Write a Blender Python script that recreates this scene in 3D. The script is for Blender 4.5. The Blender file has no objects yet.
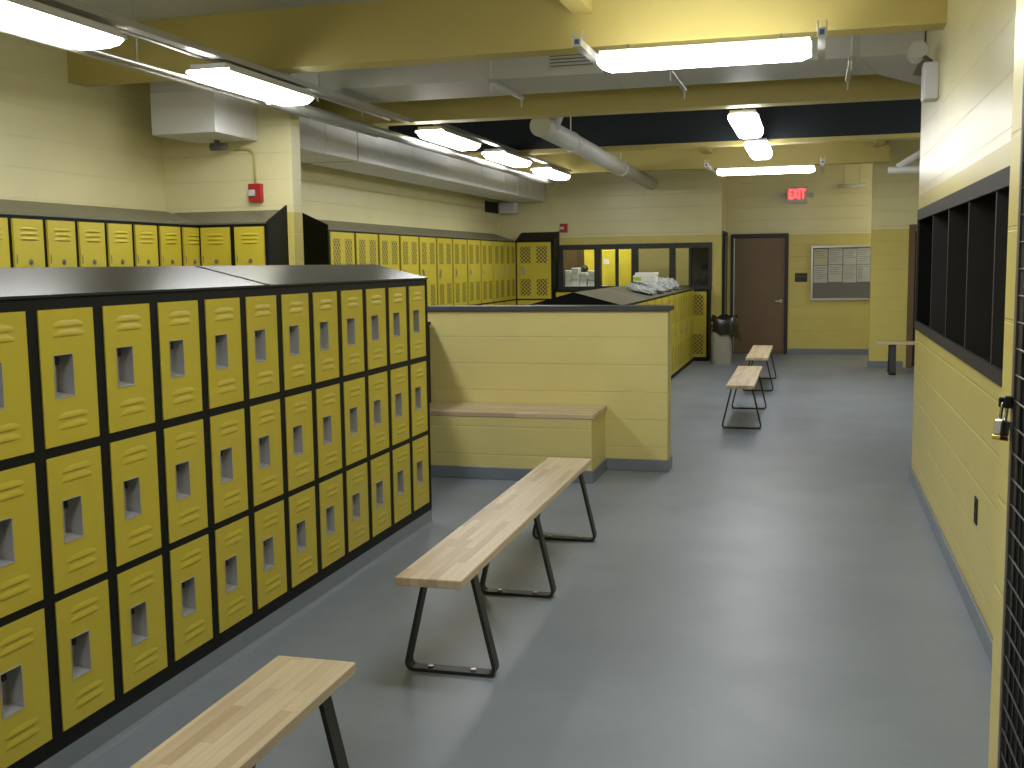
import bpy, bmesh, math, random
from mathutils import Vector, Matrix, Euler
random.seed(7)
C = bpy.context.scene.collection
PI = math.pi

# ------------------------------------------------------------------ materials
def new_mat(name):
    m = bpy.data.materials.new(name); m.use_nodes = True
    nt = m.node_tree
    return m, nt, nt.nodes['Principled BSDF']

def mat(name, col, rough=0.5, metal=0.0, spec=0.5, emit=None, es=0.0, trans=0.0, noise=0.0, nscale=8.0, bump=0.0):
    m, nt, b = new_mat(name)
    b.inputs['Base Color'].default_value = (*col, 1)
    b.inputs['Roughness'].default_value = rough
    b.inputs['Metallic'].default_value = metal
    b.inputs['Specular IOR Level'].default_value = spec
    b.inputs['Transmission Weight'].default_value = trans
    if emit:
        b.inputs['Emission Color'].default_value = (*emit, 1)
        b.inputs['Emission Strength'].default_value = es
    if noise or bump:
        tc = nt.nodes.new('ShaderNodeTexCoord'); n = nt.nodes.new('ShaderNodeTexNoise')
        n.inputs['Scale'].default_value = nscale; n.inputs['Detail'].default_value = 5
        nt.links.new(tc.outputs['Object'], n.inputs['Vector'])
        if noise:
            mx = nt.nodes.new('ShaderNodeMix'); mx.data_type = 'RGBA'
            mx.inputs['A'].default_value = (*[c * (1 - noise) for c in col], 1)
            mx.inputs['B'].default_value = (*[min(1, c * (1 + noise)) for c in col], 1)
            nt.links.new(n.outputs['Fac'], mx.inputs['Factor'])
            nt.links.new(mx.outputs['Result'], b.inputs['Base Color'])
        if bump:
            bp = nt.nodes.new('ShaderNodeBump'); bp.inputs['Strength'].default_value = 0.5
            bp.inputs['Distance'].default_value = bump
            nt.links.new(n.outputs['Fac'], bp.inputs['Height']); nt.links.new(bp.outputs['Normal'], b.inputs['Normal'])
    return m

def block_wall(name, upper, lower, split_z, rough_u=0.42, rough_l=0.5):
    """Painted concrete block: two paints meeting at a height, mortar joints as bump."""
    m, nt, b = new_mat(name)
    N = nt.nodes.new; L = nt.links.new
    geo = N('ShaderNodeNewGeometry'); sep = N('ShaderNodeSeparateXYZ'); L(geo.outputs['Position'], sep.inputs[0])
    add = N('ShaderNodeMath'); add.operation = 'ADD'; L(sep.outputs['X'], add.inputs[0]); L(sep.outputs['Y'], add.inputs[1])
    zo = N('ShaderNodeMath'); zo.operation = 'ADD'; zo.inputs[1].default_value = 0.0245; L(sep.outputs['Z'], zo.inputs[0])
    cmb = N('ShaderNodeCombineXYZ'); L(add.outputs[0], cmb.inputs['X']); L(zo.outputs[0], cmb.inputs['Y'])
    br = N('ShaderNodeTexBrick'); L(cmb.outputs[0], br.inputs['Vector'])
    br.inputs['Scale'].default_value = 1.0; br.inputs['Brick Width'].default_value = 60.0
    br.inputs['Row Height'].default_value = 0.2035; br.inputs['Mortar Size'].default_value = 0.006
    br.inputs['Mortar Smooth'].default_value = 0.3; br.offset = 0.5
    gt = N('ShaderNodeMath'); gt.operation = 'GREATER_THAN'; gt.inputs[1].default_value = split_z; L(sep.outputs['Z'], gt.inputs[0])
    nz = N('ShaderNodeTexNoise'); nz.inputs['Scale'].default_value = 3.0; L(geo.outputs['Position'], nz.inputs['Vector'])
    mx = N('ShaderNodeMix'); mx.data_type = 'RGBA'; mx.inputs['A'].default_value = (*lower, 1); mx.inputs['B'].default_value = (*upper, 1)
    L(gt.outputs[0], mx.inputs['Factor'])
    hv = N('ShaderNodeHueSaturation'); L(mx.outputs['Result'], hv.inputs['Color'])
    mr = N('ShaderNodeMapRange'); mr.inputs['To Min'].default_value = 0.93; mr.inputs['To Max'].default_value = 1.05
    L(nz.outputs['Fac'], mr.inputs['Value']); L(mr.outputs['Result'], hv.inputs['Value'])
    L(hv.outputs['Color'], b.inputs['Base Color'])
    rr = N('ShaderNodeMix'); rr.inputs['A'].default_value = rough_l; rr.inputs['B'].default_value = rough_u
    L(gt.outputs[0], rr.inputs['Factor']); L(rr.outputs['Result'], b.inputs['Roughness'])
    inv = N('ShaderNodeMath'); inv.operation = 'SUBTRACT'; inv.inputs[0].default_value = 1.0; L(br.outputs['Fac'], inv.inputs[1])
    n2 = N('ShaderNodeTexNoise'); n2.inputs['Scale'].default_value = 90.0; L(geo.outputs['Position'], n2.inputs['Vector'])
    ml = N('ShaderNodeMath'); ml.operation = 'MULTIPLY_ADD'; ml.inputs[1].default_value = 0.10
    L(n2.outputs['Fac'], ml.inputs[0]); L(inv.outputs[0], ml.inputs[2])
    bp = N('ShaderNodeBump'); bp.inputs['Strength'].default_value = 0.75; bp.inputs['Distance'].default_value = 0.004
    L(ml.outputs[0], bp.inputs['Height']); L(bp.outputs['Normal'], b.inputs['Normal'])
    return m

def floor_mat():
    m, nt, b = new_mat('epoxy_floor'); N = nt.nodes.new; L = nt.links.new
    geo = N('ShaderNodeNewGeometry')
    n1 = N('ShaderNodeTexNoise'); n1.inputs['Scale'].default_value = 1.1; n1.inputs['Detail'].default_value = 6; n1.inputs['Roughness'].default_value = 0.6
    L(geo.outputs['Position'], n1.inputs['Vector'])
    cr = N('ShaderNodeValToRGB'); L(n1.outputs['Fac'], cr.inputs[0])
    cr.color_ramp.elements[0].position = 0.3; cr.color_ramp.elements[0].color = (*FLOOR_A, 1)
    cr.color_ramp.elements[1].position = 0.7; cr.color_ramp.elements[1].color = (*FLOOR_B, 1)
    L(cr.outputs[0], b.inputs['Base Color'])
    n2 = N('ShaderNodeTexNoise'); n2.inputs['Scale'].default_value = 2.3; n2.inputs['Detail'].default_value = 4
    L(geo.outputs['Position'], n2.inputs['Vector'])
    mr = N('ShaderNodeMapRange'); mr.inputs['To Min'].default_value = 0.34; mr.inputs['To Max'].default_value = 0.48
    L(n2.outputs['Fac'], mr.inputs['Value']); L(mr.outputs['Result'], b.inputs['Roughness'])
    n3 = N('ShaderNodeTexNoise'); n3.inputs['Scale'].default_value = 6.0; L(geo.outputs['Position'], n3.inputs['Vector'])
    bp = N('ShaderNodeBump'); bp.inputs['Strength'].default_value = 0.25; bp.inputs['Distance'].default_value = 0.004
    L(n3.outputs['Fac'], bp.inputs['Height']); L(bp.outputs['Normal'], b.inputs['Normal'])
    b.inputs['Specular IOR Level'].default_value = 0.42
    return m

def wood_mat():
    m, nt, b = new_mat('laminated_maple'); N = nt.nodes.new; L = nt.links.new
    tc = N('ShaderNodeTexCoord'); sep = N('ShaderNodeSeparateXYZ'); L(tc.outputs['Object'], sep.inputs[0])
    cmb = N('ShaderNodeCombineXYZ'); L(sep.outputs['Y'], cmb.inputs['X']); L(sep.outputs['X'], cmb.inputs['Y'])
    br = N('ShaderNodeTexBrick'); L(cmb.outputs[0], br.inputs['Vector'])
    br.inputs['Scale'].default_value = 1.0; br.inputs['Brick Width'].default_value = 0.33; br.inputs['Row Height'].default_value = 0.034
    br.inputs['Mortar Size'].default_value = 0.0004; br.offset = 0.37; br.offset_frequency = 2; br.squash = 1.0
    br.inputs['Color1'].default_value = (0.66, 0.54, 0.36, 1); br.inputs['Color2'].default_value = (0.36, 0.235, 0.12, 1)
    br.inputs['Mortar'].default_value = (0.40, 0.29, 0.17, 1); br.inputs['Bias'].default_value = -0.48
    mp = N('ShaderNodeMapping'); mp.inputs['Scale'].default_value = (60, 3, 60); L(tc.outputs['Object'], mp.inputs['Vector'])
    nz = N('ShaderNodeTexNoise'); nz.inputs['Scale'].default_value = 1.0; nz.inputs['Detail'].default_value = 4; L(mp.outputs[0], nz.inputs['Vector'])
    mr = N('ShaderNodeMapRange'); mr.inputs['To Min'].default_value = 0.82; mr.inputs['To Max'].default_value = 1.15; L(nz.outputs['Fac'], mr.inputs['Value'])
    hv = N('ShaderNodeHueSaturation'); L(br.outputs['Color'], hv.inputs['Color']); L(mr.outputs['Result'], hv.inputs['Value'])
    L(hv.outputs['Color'], b.inputs['Base Color']); b.inputs['Roughness'].default_value = 0.38
    return m

def perf_mat(base, thr=0.12, pitch=0.062, nm='perforated_yellow_steel'):
    m, nt, b = new_mat(nm); N = nt.nodes.new; L = nt.links.new
    tc = N('ShaderNodeTexCoord'); sep = N('ShaderNodeSeparateXYZ'); L(tc.outputs['Object'], sep.inputs[0])
    outs = []
    for ax in ('X', 'Z'):
        k = N('ShaderNodeMath'); k.operation = 'MULTIPLY'; k.inputs[1].default_value = 2 * PI / pitch; L(sep.outputs[ax], k.inputs[0])
        c = N('ShaderNodeMath'); c.operation = 'COSINE'; L(k.outputs[0], c.inputs[0]); outs.append(c)
    p = N('ShaderNodeMath'); p.operation = 'MULTIPLY'; L(outs[0].outputs[0], p.inputs[0]); L(outs[1].outputs[0], p.inputs[1])
    g = N('ShaderNodeMath'); g.operation = 'GREATER_THAN'; g.inputs[1].default_value = thr; L(p.outputs[0], g.inputs[0])
    mx = N('ShaderNodeMix'); mx.data_type = 'RGBA'; mx.inputs['A'].default_value = (*base, 1); mx.inputs['B'].default_value = (0.05, 0.04, 0.02, 1)
    L(g.outputs[0], mx.inputs['Factor']); L(mx.outputs['Result'], b.inputs['Base Color']); b.inputs['Roughness'].default_value = 0.5
    return m

def glass_mat():
    m, nt, b = new_mat('window_glass'); N = nt.nodes.new; L = nt.links.new
    out = nt.nodes['Material Output']; nt.nodes.remove(b)
    t = N('ShaderNodeBsdfTransparent'); t.inputs['Color'].default_value = (0.93, 0.95, 0.94, 1)
    g = N('ShaderNodeBsdfGlossy'); g.inputs['Roughness'].default_value = 0.02
    f = N('ShaderNodeFresnel'); f.inputs['IOR'].default_value = 1.45
    mx = N('ShaderNodeMixShader'); L(f.outputs[0], mx.inputs[0]); L(t.outputs[0], mx.inputs[1]); L(g.outputs[0], mx.inputs[2])
    L(mx.outputs[0], out.inputs['Surface'])
    return m

def lens_mat(name, strength, col=(0.985, 0.985, 0.97)):
    m = mat(name, (0.85, 0.85, 0.82), 0.4, emit=col, es=strength)
    m.cycles.emission_sampling = 'FRONT'
    return m

LAMP = 17.0
FLOOR_A, FLOOR_B = (0.200, 0.232, 0.280), (0.250, 0.285, 0.335)
YEL = (0.56, 0.46, 0.040)
CREAM, WALLY = (0.82, 0.76, 0.43), (0.68, 0.58, 0.16)
M = {}
M['wall'] = block_wall('two_tone_block_wall', CREAM, WALLY, 1.965, 0.31, 0.36)
M['low_wall'] = block_wall('yellow_block_wall', (0.74, 0.65, 0.26), (0.74, 0.65, 0.26), 9.0)
M['floor'] = floor_mat()
M['kerb'] = mat('grey_epoxy_base', (0.195, 0.225, 0.265), 0.38, noise=0.06, nscale=3)
M['ceil'] = mat('ceiling_deck_paint', (0.50, 0.50, 0.44), 0.8, noise=0.08, nscale=2)
M['black_void'] = mat('black_painted_deck', (0.020, 0.026, 0.031), 0.85)
M['beam'] = mat('mustard_beam_paint', (0.56, 0.465, 0.15), 0.5, noise=0.06, nscale=2)
M['beamlt'] = mat('cream_beam_paint', (0.60, 0.53, 0.22), 0.5, noise=0.05, nscale=2)
M['yellow'] = mat('yellow_locker_enamel', YEL, 0.36, noise=0.03, nscale=6)
M['perf'] = perf_mat((0.46, 0.38, 0.035))
M['perf_fine'] = perf_mat((0.50, 0.41, 0.04), 0.55, 0.030, 'finely_perforated_steel')
M['cup'] = mat('satin_recess_cup', (0.47, 0.47, 0.47), 0.40, metal=0.30)
M['black'] = mat('black_locker_enamel', (0.006, 0.0068, 0.006), 0.55, spec=0.2)
M['hood'] = mat('dark_hood_enamel', (0.034, 0.037, 0.039), 0.21, spec=0.5, noise=0.10, nscale=1.5)
M['hood_olive'] = mat('grey_olive_hood_enamel', (0.16, 0.155, 0.105), 0.40, noise=0.08, nscale=2)
M['steel'] = mat('brushed_stainless', (0.55, 0.54, 0.52), 0.32, metal=1.0)
M['chrome'] = mat('polished_chrome', (0.75, 0.75, 0.74), 0.15, metal=1.0)
M['brass'] = mat('brass', (0.65, 0.48, 0.12), 0.3, metal=1.0)
M['cap'] = mat('slate_cap', (0.06, 0.064, 0.068), 0.5)
M['wood'] = wood_mat()
M['leg'] = mat('black_powder_coat', (0.020, 0.021, 0.020), 0.45)
M['bolt'] = mat('zinc_bolt', (0.45, 0.45, 0.43), 0.35, metal=1.0)
M['duct'] = mat('painted_duct', (0.60, 0.60, 0.55), 0.5, noise=0.04, nscale=2)
M['wrap'] = mat('white_duct_wrap', (0.84, 0.84, 0.82), 0.6, noise=0.06, nscale=3)
M['pipe'] = mat('grey_conduit', (0.48, 0.48, 0.44), 0.3, metal=0.5)
M['pipelt'] = mat('pale_spiral_duct', (0.55, 0.55, 0.52), 0.45)
M['white'] = mat('white_enamel', (0.72, 0.72, 0.70), 0.4)
M['lens'] = lens_mat('fluorescent_lens', LAMP)
M['blue'] = mat('blue_strut_cap', (0.08, 0.14, 0.42), 0.5)
M['red'] = mat('red_plastic', (0.45, 0.018, 0.02), 0.35)
M['door'] = mat('walnut_door_laminate', (0.20, 0.128, 0.066), 0.45, noise=0.12, nscale=3)
M['frame'] = mat('dark_door_frame', (0.018, 0.018, 0.016), 0.45)
M['green_reflection'] = mat('grey_green_reflection', (0.22, 0.25, 0.21), 0.4)
M['alu'] = mat('aluminium', (0.60, 0.60, 0.58), 0.35, metal=0.8)
M['tack'] = mat('grey_tackboard', (0.17, 0.165, 0.145), 0.6)
M['paper'] = mat('white_paper', (0.55, 0.55, 0.50), 0.7, noise=0.10, nscale=14)
M['paper2'] = mat('yellowish_paper', (0.52, 0.52, 0.34), 0.7, noise=0.10, nscale=14)
M['print'] = mat('grey_print', (0.30, 0.30, 0.29), 0.7)
M['trim'] = mat('bronze_trim', (0.035, 0.032, 0.028), 0.6, spec=0.3)
M['bin'] = mat('beige_plastic', (0.36, 0.355, 0.29), 0.5)
M['bag'] = mat('black_bin_liner', (0.012, 0.012, 0.018), 0.22, spec=0.7)
M['clear'] = mat('clear_plastic', (0.62, 0.66, 0.66), 0.16, trans=0.35, spec=0.7)
M['carton'] = mat('white_carton', (0.75, 0.75, 0.70), 0.55)
M['green'] = mat('lime_label', (0.40, 0.55, 0.03), 0.5)
M['glass'] = glass_mat()
M['cloth'] = mat('white_cloth', (0.78, 0.78, 0.76), 0.8, bump=0.01, nscale=20)
M['blackcloth'] = mat('black_nylon', (0.015, 0.015, 0.016), 0.6, bump=0.01, nscale=15)
M['brown'] = mat('brown_cupboard', (0.16, 0.10, 0.045), 0.55, noise=0.1)
M['led'] = mat('exit_red', (0.5, 0.02, 0.02), 0.4, emit=(1.0, 0.05, 0.07), es=3.2)
M['exitplate'] = mat('exit_plate', (0.72, 0.68, 0.60), 0.5)
M['mesh'] = mat('dark_wire', (0.10, 0.10, 0.095), 0.4, metal=0.6)
M['post'] = mat('galvanised_post', (0.33, 0.31, 0.30), 0.35, metal=0.7)
M['sheet'] = mat('matt_black_sheet', (0.004, 0.0045, 0.0045), 0.8, spec=0.2)
M['clearlamp'] = mat('clear_lamp_plastic', (0.55, 0.56, 0.55), 0.15, spec=0.7)
M['bluewhite'] = mat('cool_white_plastic', (0.66, 0.66, 0.74), 0.4)

# ------------------------------------------------------------------ mesh helpers
class MB:
    def __init__(s): s.v = []; s.f = []; s.m = []; s.sm = []
    def add(s, vs, fs, m=0, smooth=False):
        b = len(s.v); s.v += [tuple(p) for p in vs]
        for f in fs: s.f.append([b + i for i in f]); s.m.append(m); s.sm.append(smooth)
        return s
    def box(s, x0, x1, y0, y1, z0, z1, m=0):
        vs = [(x, y, z) for z in (z0, z1) for y in (y0, y1) for x in (x0, x1)]
        return s.add(vs, [(0,2,3,1),(4,5,7,6),(0,1,5,4),(2,6,7,3),(0,4,6,2),(1,3,7,5)], m)
    def prism(s, poly, axis, a0, a1, m=0, smooth=False):
        """poly: 2-D points; axis 'x': (y,z) profile swept in x; 'y': (x,z) swept in y; 'z': (x,y) swept in z."""
        def P(p, a):
            return (a, p[0], p[1]) if axis == 'x' else (p[0], a, p[1]) if axis == 'y' else (p[0], p[1], a)
        n = len(poly)
        vs = [P(p, a0) for p in poly] + [P(p, a1) for p in poly]
        s.add(vs, [tuple(range(n))[::-1], tuple(range(n, 2*n))], m)
        b = len(s.v) - 2*n
        for i in range(n):
            j = (i + 1) % n
            s.f.append([b+i, b+j, b+n+j, b+n+i]); s.m.append(m); s.sm.append(smooth)
        return s
    def cyl(s, p0, p1, r, n=16, r1=None, m=0, caps=True):
        p0, p1 = Vector(p0), Vector(p1); r1 = r if r1 is None else r1
        d = (p1 - p0).normalized(); a = d.orthogonal().normalized(); c = d.cross(a)
        vs = []
        for p, q in ((p0, r), (p1, r1)):
            for i in range(n):
                t = 2*PI*i/n; vs.append(p + (a*math.cos(t) + c*math.sin(t))*q)
        s.add(vs, [(i, (i+1) % n, n+(i+1) % n, n+i) for i in range(n)], m, True)
        if caps: s.add(vs[:n], [tuple(range(n))[::-1]], m); s.add(vs[n:], [tuple(range(n))], m)
        return s
    def tube(s, pts, r, n=10, m=0):
        """round tube through points, joined rings"""
        pts = [Vector(p) for p in pts]; rings = []; prev = None
        for i, p in enumerate(pts):
            d = (pts[min(i+1, len(pts)-1)] - pts[max(i-1, 0)]).normalized()
            if prev is None: a = d.orthogonal().normalized()
            else:
                a = prev - d*prev.dot(d); a = a.normalized() if a.length > 1e-6 else d.orthogonal().normalized()
            prev = a; c = d.cross(a)
            rings.append([p + (a*math.cos(2*PI*k/n) + c*math.sin(2*PI*k/n))*r for k in range(n)])
        vs = [v for rg in rings for v in rg]; fs = []
        for i in range(len(pts)-1):
            for k in range(n): fs.append((i*n+k, i*n+(k+1) % n, (i+1)*n+(k+1) % n, (i+1)*n+k))
        s.add(vs, fs, m, True)
        s.add(rings[0], [tuple(range(n))[::-1]], m); s.add(rings[-1], [tuple(range(n))], m)
        return s
    def ball(s, c, rx, ry, rz, nu=16, nv=10, m=0):
        vs = []; fs = []
        for j in range(nv+1):
            ph = PI*j/nv
            for i in range(nu):
                t = 2*PI*i/nu
                vs.append((c[0]+rx*math.sin(ph)*math.cos(t), c[1]+ry*math.sin(ph)*math.sin(t), c[2]+rz*math.cos(ph)))
        for j in range(nv):
            for i in range(nu): fs.append((j*nu+i, (j+1)*nu+i, (j+1)*nu+(i+1) % nu, j*nu+(i+1) % nu))
        return s.add(vs, fs, m, True)
    def mesh(s, name, mats, bevel=0.0, seg=1):
        bm = bmesh.new()
        vs = [bm.verts.new(p) for p in s.v]
        for f, mi, sm in zip(s.f, s.m, s.sm):
            try:
                fc = bm.faces.new([vs[i] for i in f]); fc.material_index = mi; fc.smooth = sm
            except ValueError: pass
        bmesh.ops.remove_doubles(bm, verts=bm.verts, dist=1e-6)
        bmesh.ops.recalc_face_normals(bm, faces=bm.faces)
        if bevel:
            es = [e for e in bm.edges if len(e.link_faces) == 2 and e.calc_face_angle(0) > 0.7 and not any(f.smooth for f in e.link_faces)]
            bmesh.ops.bevel(bm, geom=es, offset=bevel, segments=seg, affect='EDGES', profile=0.6, clamp_overlap=True)
        me = bpy.data.meshes.new(name)
        bm.to_mesh(me); bm.free()
        for x in (mats if isinstance(mats, (list, tuple)) else [mats]): me.materials.append(x)
        return me
    def part(s, name, mats, parent, bevel=0.0, seg=1, label=None):
        o = bpy.data.objects.new(name, s.mesh(name, mats, bevel, seg)); C.objects.link(o); o.parent = parent
        if label: o['label'] = label
        return o
    def solo(s, name, mats, bevel=0.0, seg=1):
        """a top-level mesh given in world coordinates; its origin goes to the middle of its base"""
        xs = [p[0] for p in s.v]; ys = [p[1] for p in s.v]; zs = [p[2] for p in s.v]
        o = Vector(((min(xs)+max(xs))/2, (min(ys)+max(ys))/2, min(zs)))
        s.v = [(p[0]-o.x, p[1]-o.y, p[2]-o.z) for p in s.v]
        ob = bpy.data.objects.new(name, s.mesh(name, mats, bevel, seg)); C.objects.link(ob); ob.location = o
        return ob

def tag(o, label, cat, group=None):
    o['label'] = label; o['category'] = cat
    if group: o['group'] = group
    return o
def empty(name, loc, rz=0.0):
    o = bpy.data.objects.new(name, None); C.objects.link(o); o.location = loc; o.rotation_euler = (0, 0, rz)
    o.empty_display_size = 0.1
    return o
def struct(name, mb, m, bevel=0.0):
    o = mb.solo(name, m, bevel); o['kind'] = 'structure'; return o
kids = {}
def children(o): return [c for c in C.objects if c.parent == o]
def copy_tree(o, parent=None):
    c = o.copy(); C.objects.link(c)
    if parent is not None: c.parent = parent
    for ch in children(o): copy_tree(ch, c)
    return c
def place(o, loc, rz, label, cat=None, group=None):
    o.location = loc; o.rotation_euler = (0, 0, rz); o['label'] = label
    if cat: o['category'] = cat
    if group: o['group'] = group
    return o
ORD = ['first', 'second', 'third', 'fourth', 'fifth', 'sixth', 'seventh', 'eighth', 'ninth', 'tenth', 'eleventh', 'twelfth', 'thirteenth', 'fourteenth']

# ------------------------------------------------------------------ room shell
LW = -5.0            # wall behind the lockers along the left
BW = 17.35           # wall with the windows
struct('floor', MB().box(-5.4, 4.2, -3.2, 20.2, -0.15, 0), M['floor'])
struct('wall_left', MB().box(LW-0.2, LW, -3.0, BW, 0, 3.3), M['wall'])
struct('wall_stub', MB().box(LW, -3.87, 7.65, 7.80, 0, 3.21), M['wall'])
struct('wall_rear', MB().box(LW-0.2, 4.0, -3.2, -3.0, 0, 3.3), M['wall'])
# window wall: pieces round one long opening
wx0, wx1, wz0, wz1 = -4.08, -1.545, 1.105, 1.845
b = MB().box(LW-0.2, wx0, BW, BW+0.15, 0, 3.3).box(wx1, -1.40, BW, BW+0.15, 0, 3.3)
b.box(wx0, wx1, BW, BW+0.15, 0, wz0).box(wx0, wx1, BW, BW+0.15, wz1, 3.3)
struct('wall_back', b, M['wall'])
# side wall of the door alcove, with an opening
b = MB().box(-1.55, -1.40, BW+0.15, 17.48, 0, 3.3).box(-1.55, -1.40, 18.40, 18.45, 0, 3.3).box(-1.55, -1.40, 17.48, 18.40, 2.03, 3.3)
struct('wall_alcove_side', b, M['wall'])
# alcove end wall with door opening
b = MB().box(-1.55, -1.335, 18.45, 18.65, 0, 3.3).box(-0.40, 2.4, 18.45, 18.65, 0, 3.3).box(-1.335, -0.40, 18.45, 18.65, 1.99, 3.3)
struct('wall_alcove_end', b, M['wall'])
b = MB().box(0.79, 1.29, 16.28, 16.44, 0, 3.3).box(2.2, 4.0, 16.28, 16.44, 0, 3.3).box(1.29, 2.2, 16.28, 16.44, 2.02, 3.3)
struct('wall_pier', b, M['wall'])
struct('wall_alcove_far', MB().box(2.4, 2.55, 16.44, 18.65, 0, 3.3), M['wall'])
struct('wall_east', MB().box(4.0, 4.2, -3.0, 16.4, 0, 3.3), M['wall'])
# right-hand wall with the cubby recess
RX, R0, R1 = 0.688, 2.65, 7.96
cy0, cy1, cz0, cz1 = 3.70, 7.87, 1.06, 1.85
b = MB().box(RX, RX+0.5, R0, R1, 0, cz0).box(RX, RX+0.5, R0, R1, cz1, 3.3).box(RX, RX+0.5, R0, cy0, cz0, cz1).box(RX, RX+0.5, cy1, R1, cz0, cz1)
struct('wall_right', b, M['wall'])
struct('wall_gate_jamb', MB().box(0.4185, 1.3, 2.45, 2.65, 0, 3.3), M['wall'])
# near left closure is the wall_left itself; block the view behind the gate
struct('wall_cage', MB().box(1.3, 1.45, -3.0, 2.65, 0, 3.3), M['wall'])
# ceilings
struct('ceiling', MB().box(LW-0.2, 4.2, -3.2, 9.35, 3.21, 3.36).box(LW-0.2, 4.2, 12.52, 18.7, 3.21, 3.36).box(LW-0.2, 4.2, 9.35, 12.52, 3.33, 3.36), M['ceil'])
struct('ceiling_recess', MB().box(LW, 4.0, 9.56, 12.46, 3.30, 3.328), M['black_void'])
struct('wall_bulkhead', MB().box(LW, 4.0, 12.465, 12.50, 2.88, 3.30), M['black_void'])

def ibeam(y, x0, x1, z=2.835, top=3.21, wf=0.19, lit=None):
    b = MB()
    b.box(x0, x1, y, y+0.03, z+0.03, top)                 # web on the near side
    b.box(x0, x1, y-0.005, y+wf, z, z+0.03)               # bottom flange
    b.box(x0, x1, y+0.15, y+wf, z+0.03, top)              # encased far side
    o = struct('ceiling_beam', b, lit or M['beam'])
    return o
ibeam(3.67, LW, 4.0); ibeam(6.565, LW, RX); ibeam(9.36, LW, 4.0); ibeam(12.50, LW, 4.0); ibeam(15.42, LW, 0.95)
for jx0, jx1, jy0, jy1 in ((-1.42, -1.30, 3.87, 6.56), (-1.50, -1.38, 12.70, 15.41), (0.74, 0.86, 12.70, 15.41)):
    struct('ceiling_joist', MB().box(jx0, jx1, jy0, jy1, 3.03, 3.21), M['beam'])

# baseboards (grey coved base run up the walls)
def base(name, x0, x1, y0, y1, h=0.09):
    return struct(name, MB().box(x0, x1, y0, y1, 0, h), M['kerb'], 0.004)
base('baseboard_right', RX-0.012, RX, 2.65, R1)
base('baseboard_right_end', RX-0.012, RX+0.5, R1, R1+0.012)
base('baseboard_alcove', -0.39, 2.4, 18.438, 18.45)
base('baseboard_pier', 0.778, 1.25, 16.268, 16.28)
base('baseboard_pier_side', 0.778, 0.79, 16.28, 16.44)
base('baseboard_back', -1.50, -1.40, BW-0.012, BW)

# half-height block wall with slate cap
HY0, HY1, HX0, HX1 = 7.861, 8.06, -3.3, -1.016
hw = struct('wall_partition', MB().box(HX0, HX1, HY0, HY1, 0, 1.188), M['low_wall'])
cp = MB().box(HX0, HX1+0.022, HY0-0.022, HY1+0.022, 1.188, 1.226).solo('wall_cap', M['cap'], 0.005); cp['kind'] = 'structure'
base('baseboard_partition', -1.478, HX1+0.012, HY0-0.012, HY0)
base('baseboard_partition_end', HX1, HX1+0.012, HY0, HY1)

# built-in bench against the half wall
bb = empty('built_in_bench', (-2.155, 7.6, 0))
MB().box(-0.68, 0.675, -0.26, 0.256, 0.09, 0.452).part('block_base', M['low_wall'], bb)
MB().box(-0.68, 0.687, -0.272, 0.256, 0.0, 0.09).part('coved_base', M['kerb'], bb, 0.004, label='grey coved base')
MB().box(-0.258, 0.258, -0.69, 0.68, 0, 0.036).part('seat', M['wood'], bb, 0.004)
st = [c for c in children(bb) if c.name.startswith('seat')][0]; st.location = (0.0, -0.005, 0.452); st.rotation_euler = (0, 0, PI/2)
# the seat's long side runs along x: length in its own y
tag(bb, 'built-in yellow block bench with long maple seat against the half wall', 'bench')

# ------------------------------------------------------------------ lockers
def louvre(mb, x0, x1, z, h=0.022, d=0.009, m=0):
    """a pressed-out louvre: slopes out from its top edge to an open lip below"""
    nx = 8; prof = [(0, 0.0), (0.10, 0.80), (0.30, 1.0), (0.60, 0.75), (0.85, 0.28), (1.0, 0.0)]
    vs = []; fs = []
    for i in range(nx+1):
        t = i/nx; e = min(1.0, math.sin(PI*t)*1.9)
        for a, k in prof: vs.append((x0+(x1-x0)*t, -d*k*e, z+h*a*(0.55+0.45*e)))
    n = len(prof)
    for i in range(nx):
        for j in range(n-1): fs.append((i*n+j, i*n+j+1, (i+1)*n+j+1, (i+1)*n+j))
    mb.add(vs, fs, m, True)

def plate_with_hole(mb, w, h, hx0, hx1, hz0, hz1, t=0.016, m=0):
    """door leaf from y=-t to 0 with a rectangular opening"""
    xs = [0, hx0, hx1, w]; zs = [0, hz0, hz1, h]
    for y, rev in ((-t, False), (0, True)):
        for i in range(3):
            for j in range(3):
                if i == 1 and j == 1: continue
                q = [(xs[i], y, zs[j]), (xs[i+1], y, zs[j]), (xs[i+1], y, zs[j+1]), (xs[i], y, zs[j+1])]
                mb.add(q, [(0, 1, 2, 3)], m)
    def rim(x0, x1, z0, z1):
        for a, c in (((x0, z0), (x1, z0)), ((x1, z0), (x1, z1)), ((x1, z1), (x0, z1)), ((x0, z1), (x0, z0))):
            mb.add([(a[0], -t, a[1]), (c[0], -t, c[1]), (c[0], 0, c[1]), (a[0], 0, a[1])], [(0, 1, 2, 3)], m)
    rim(0, w, 0, h); rim(hx0, hx1, hz0, hz1)

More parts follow.
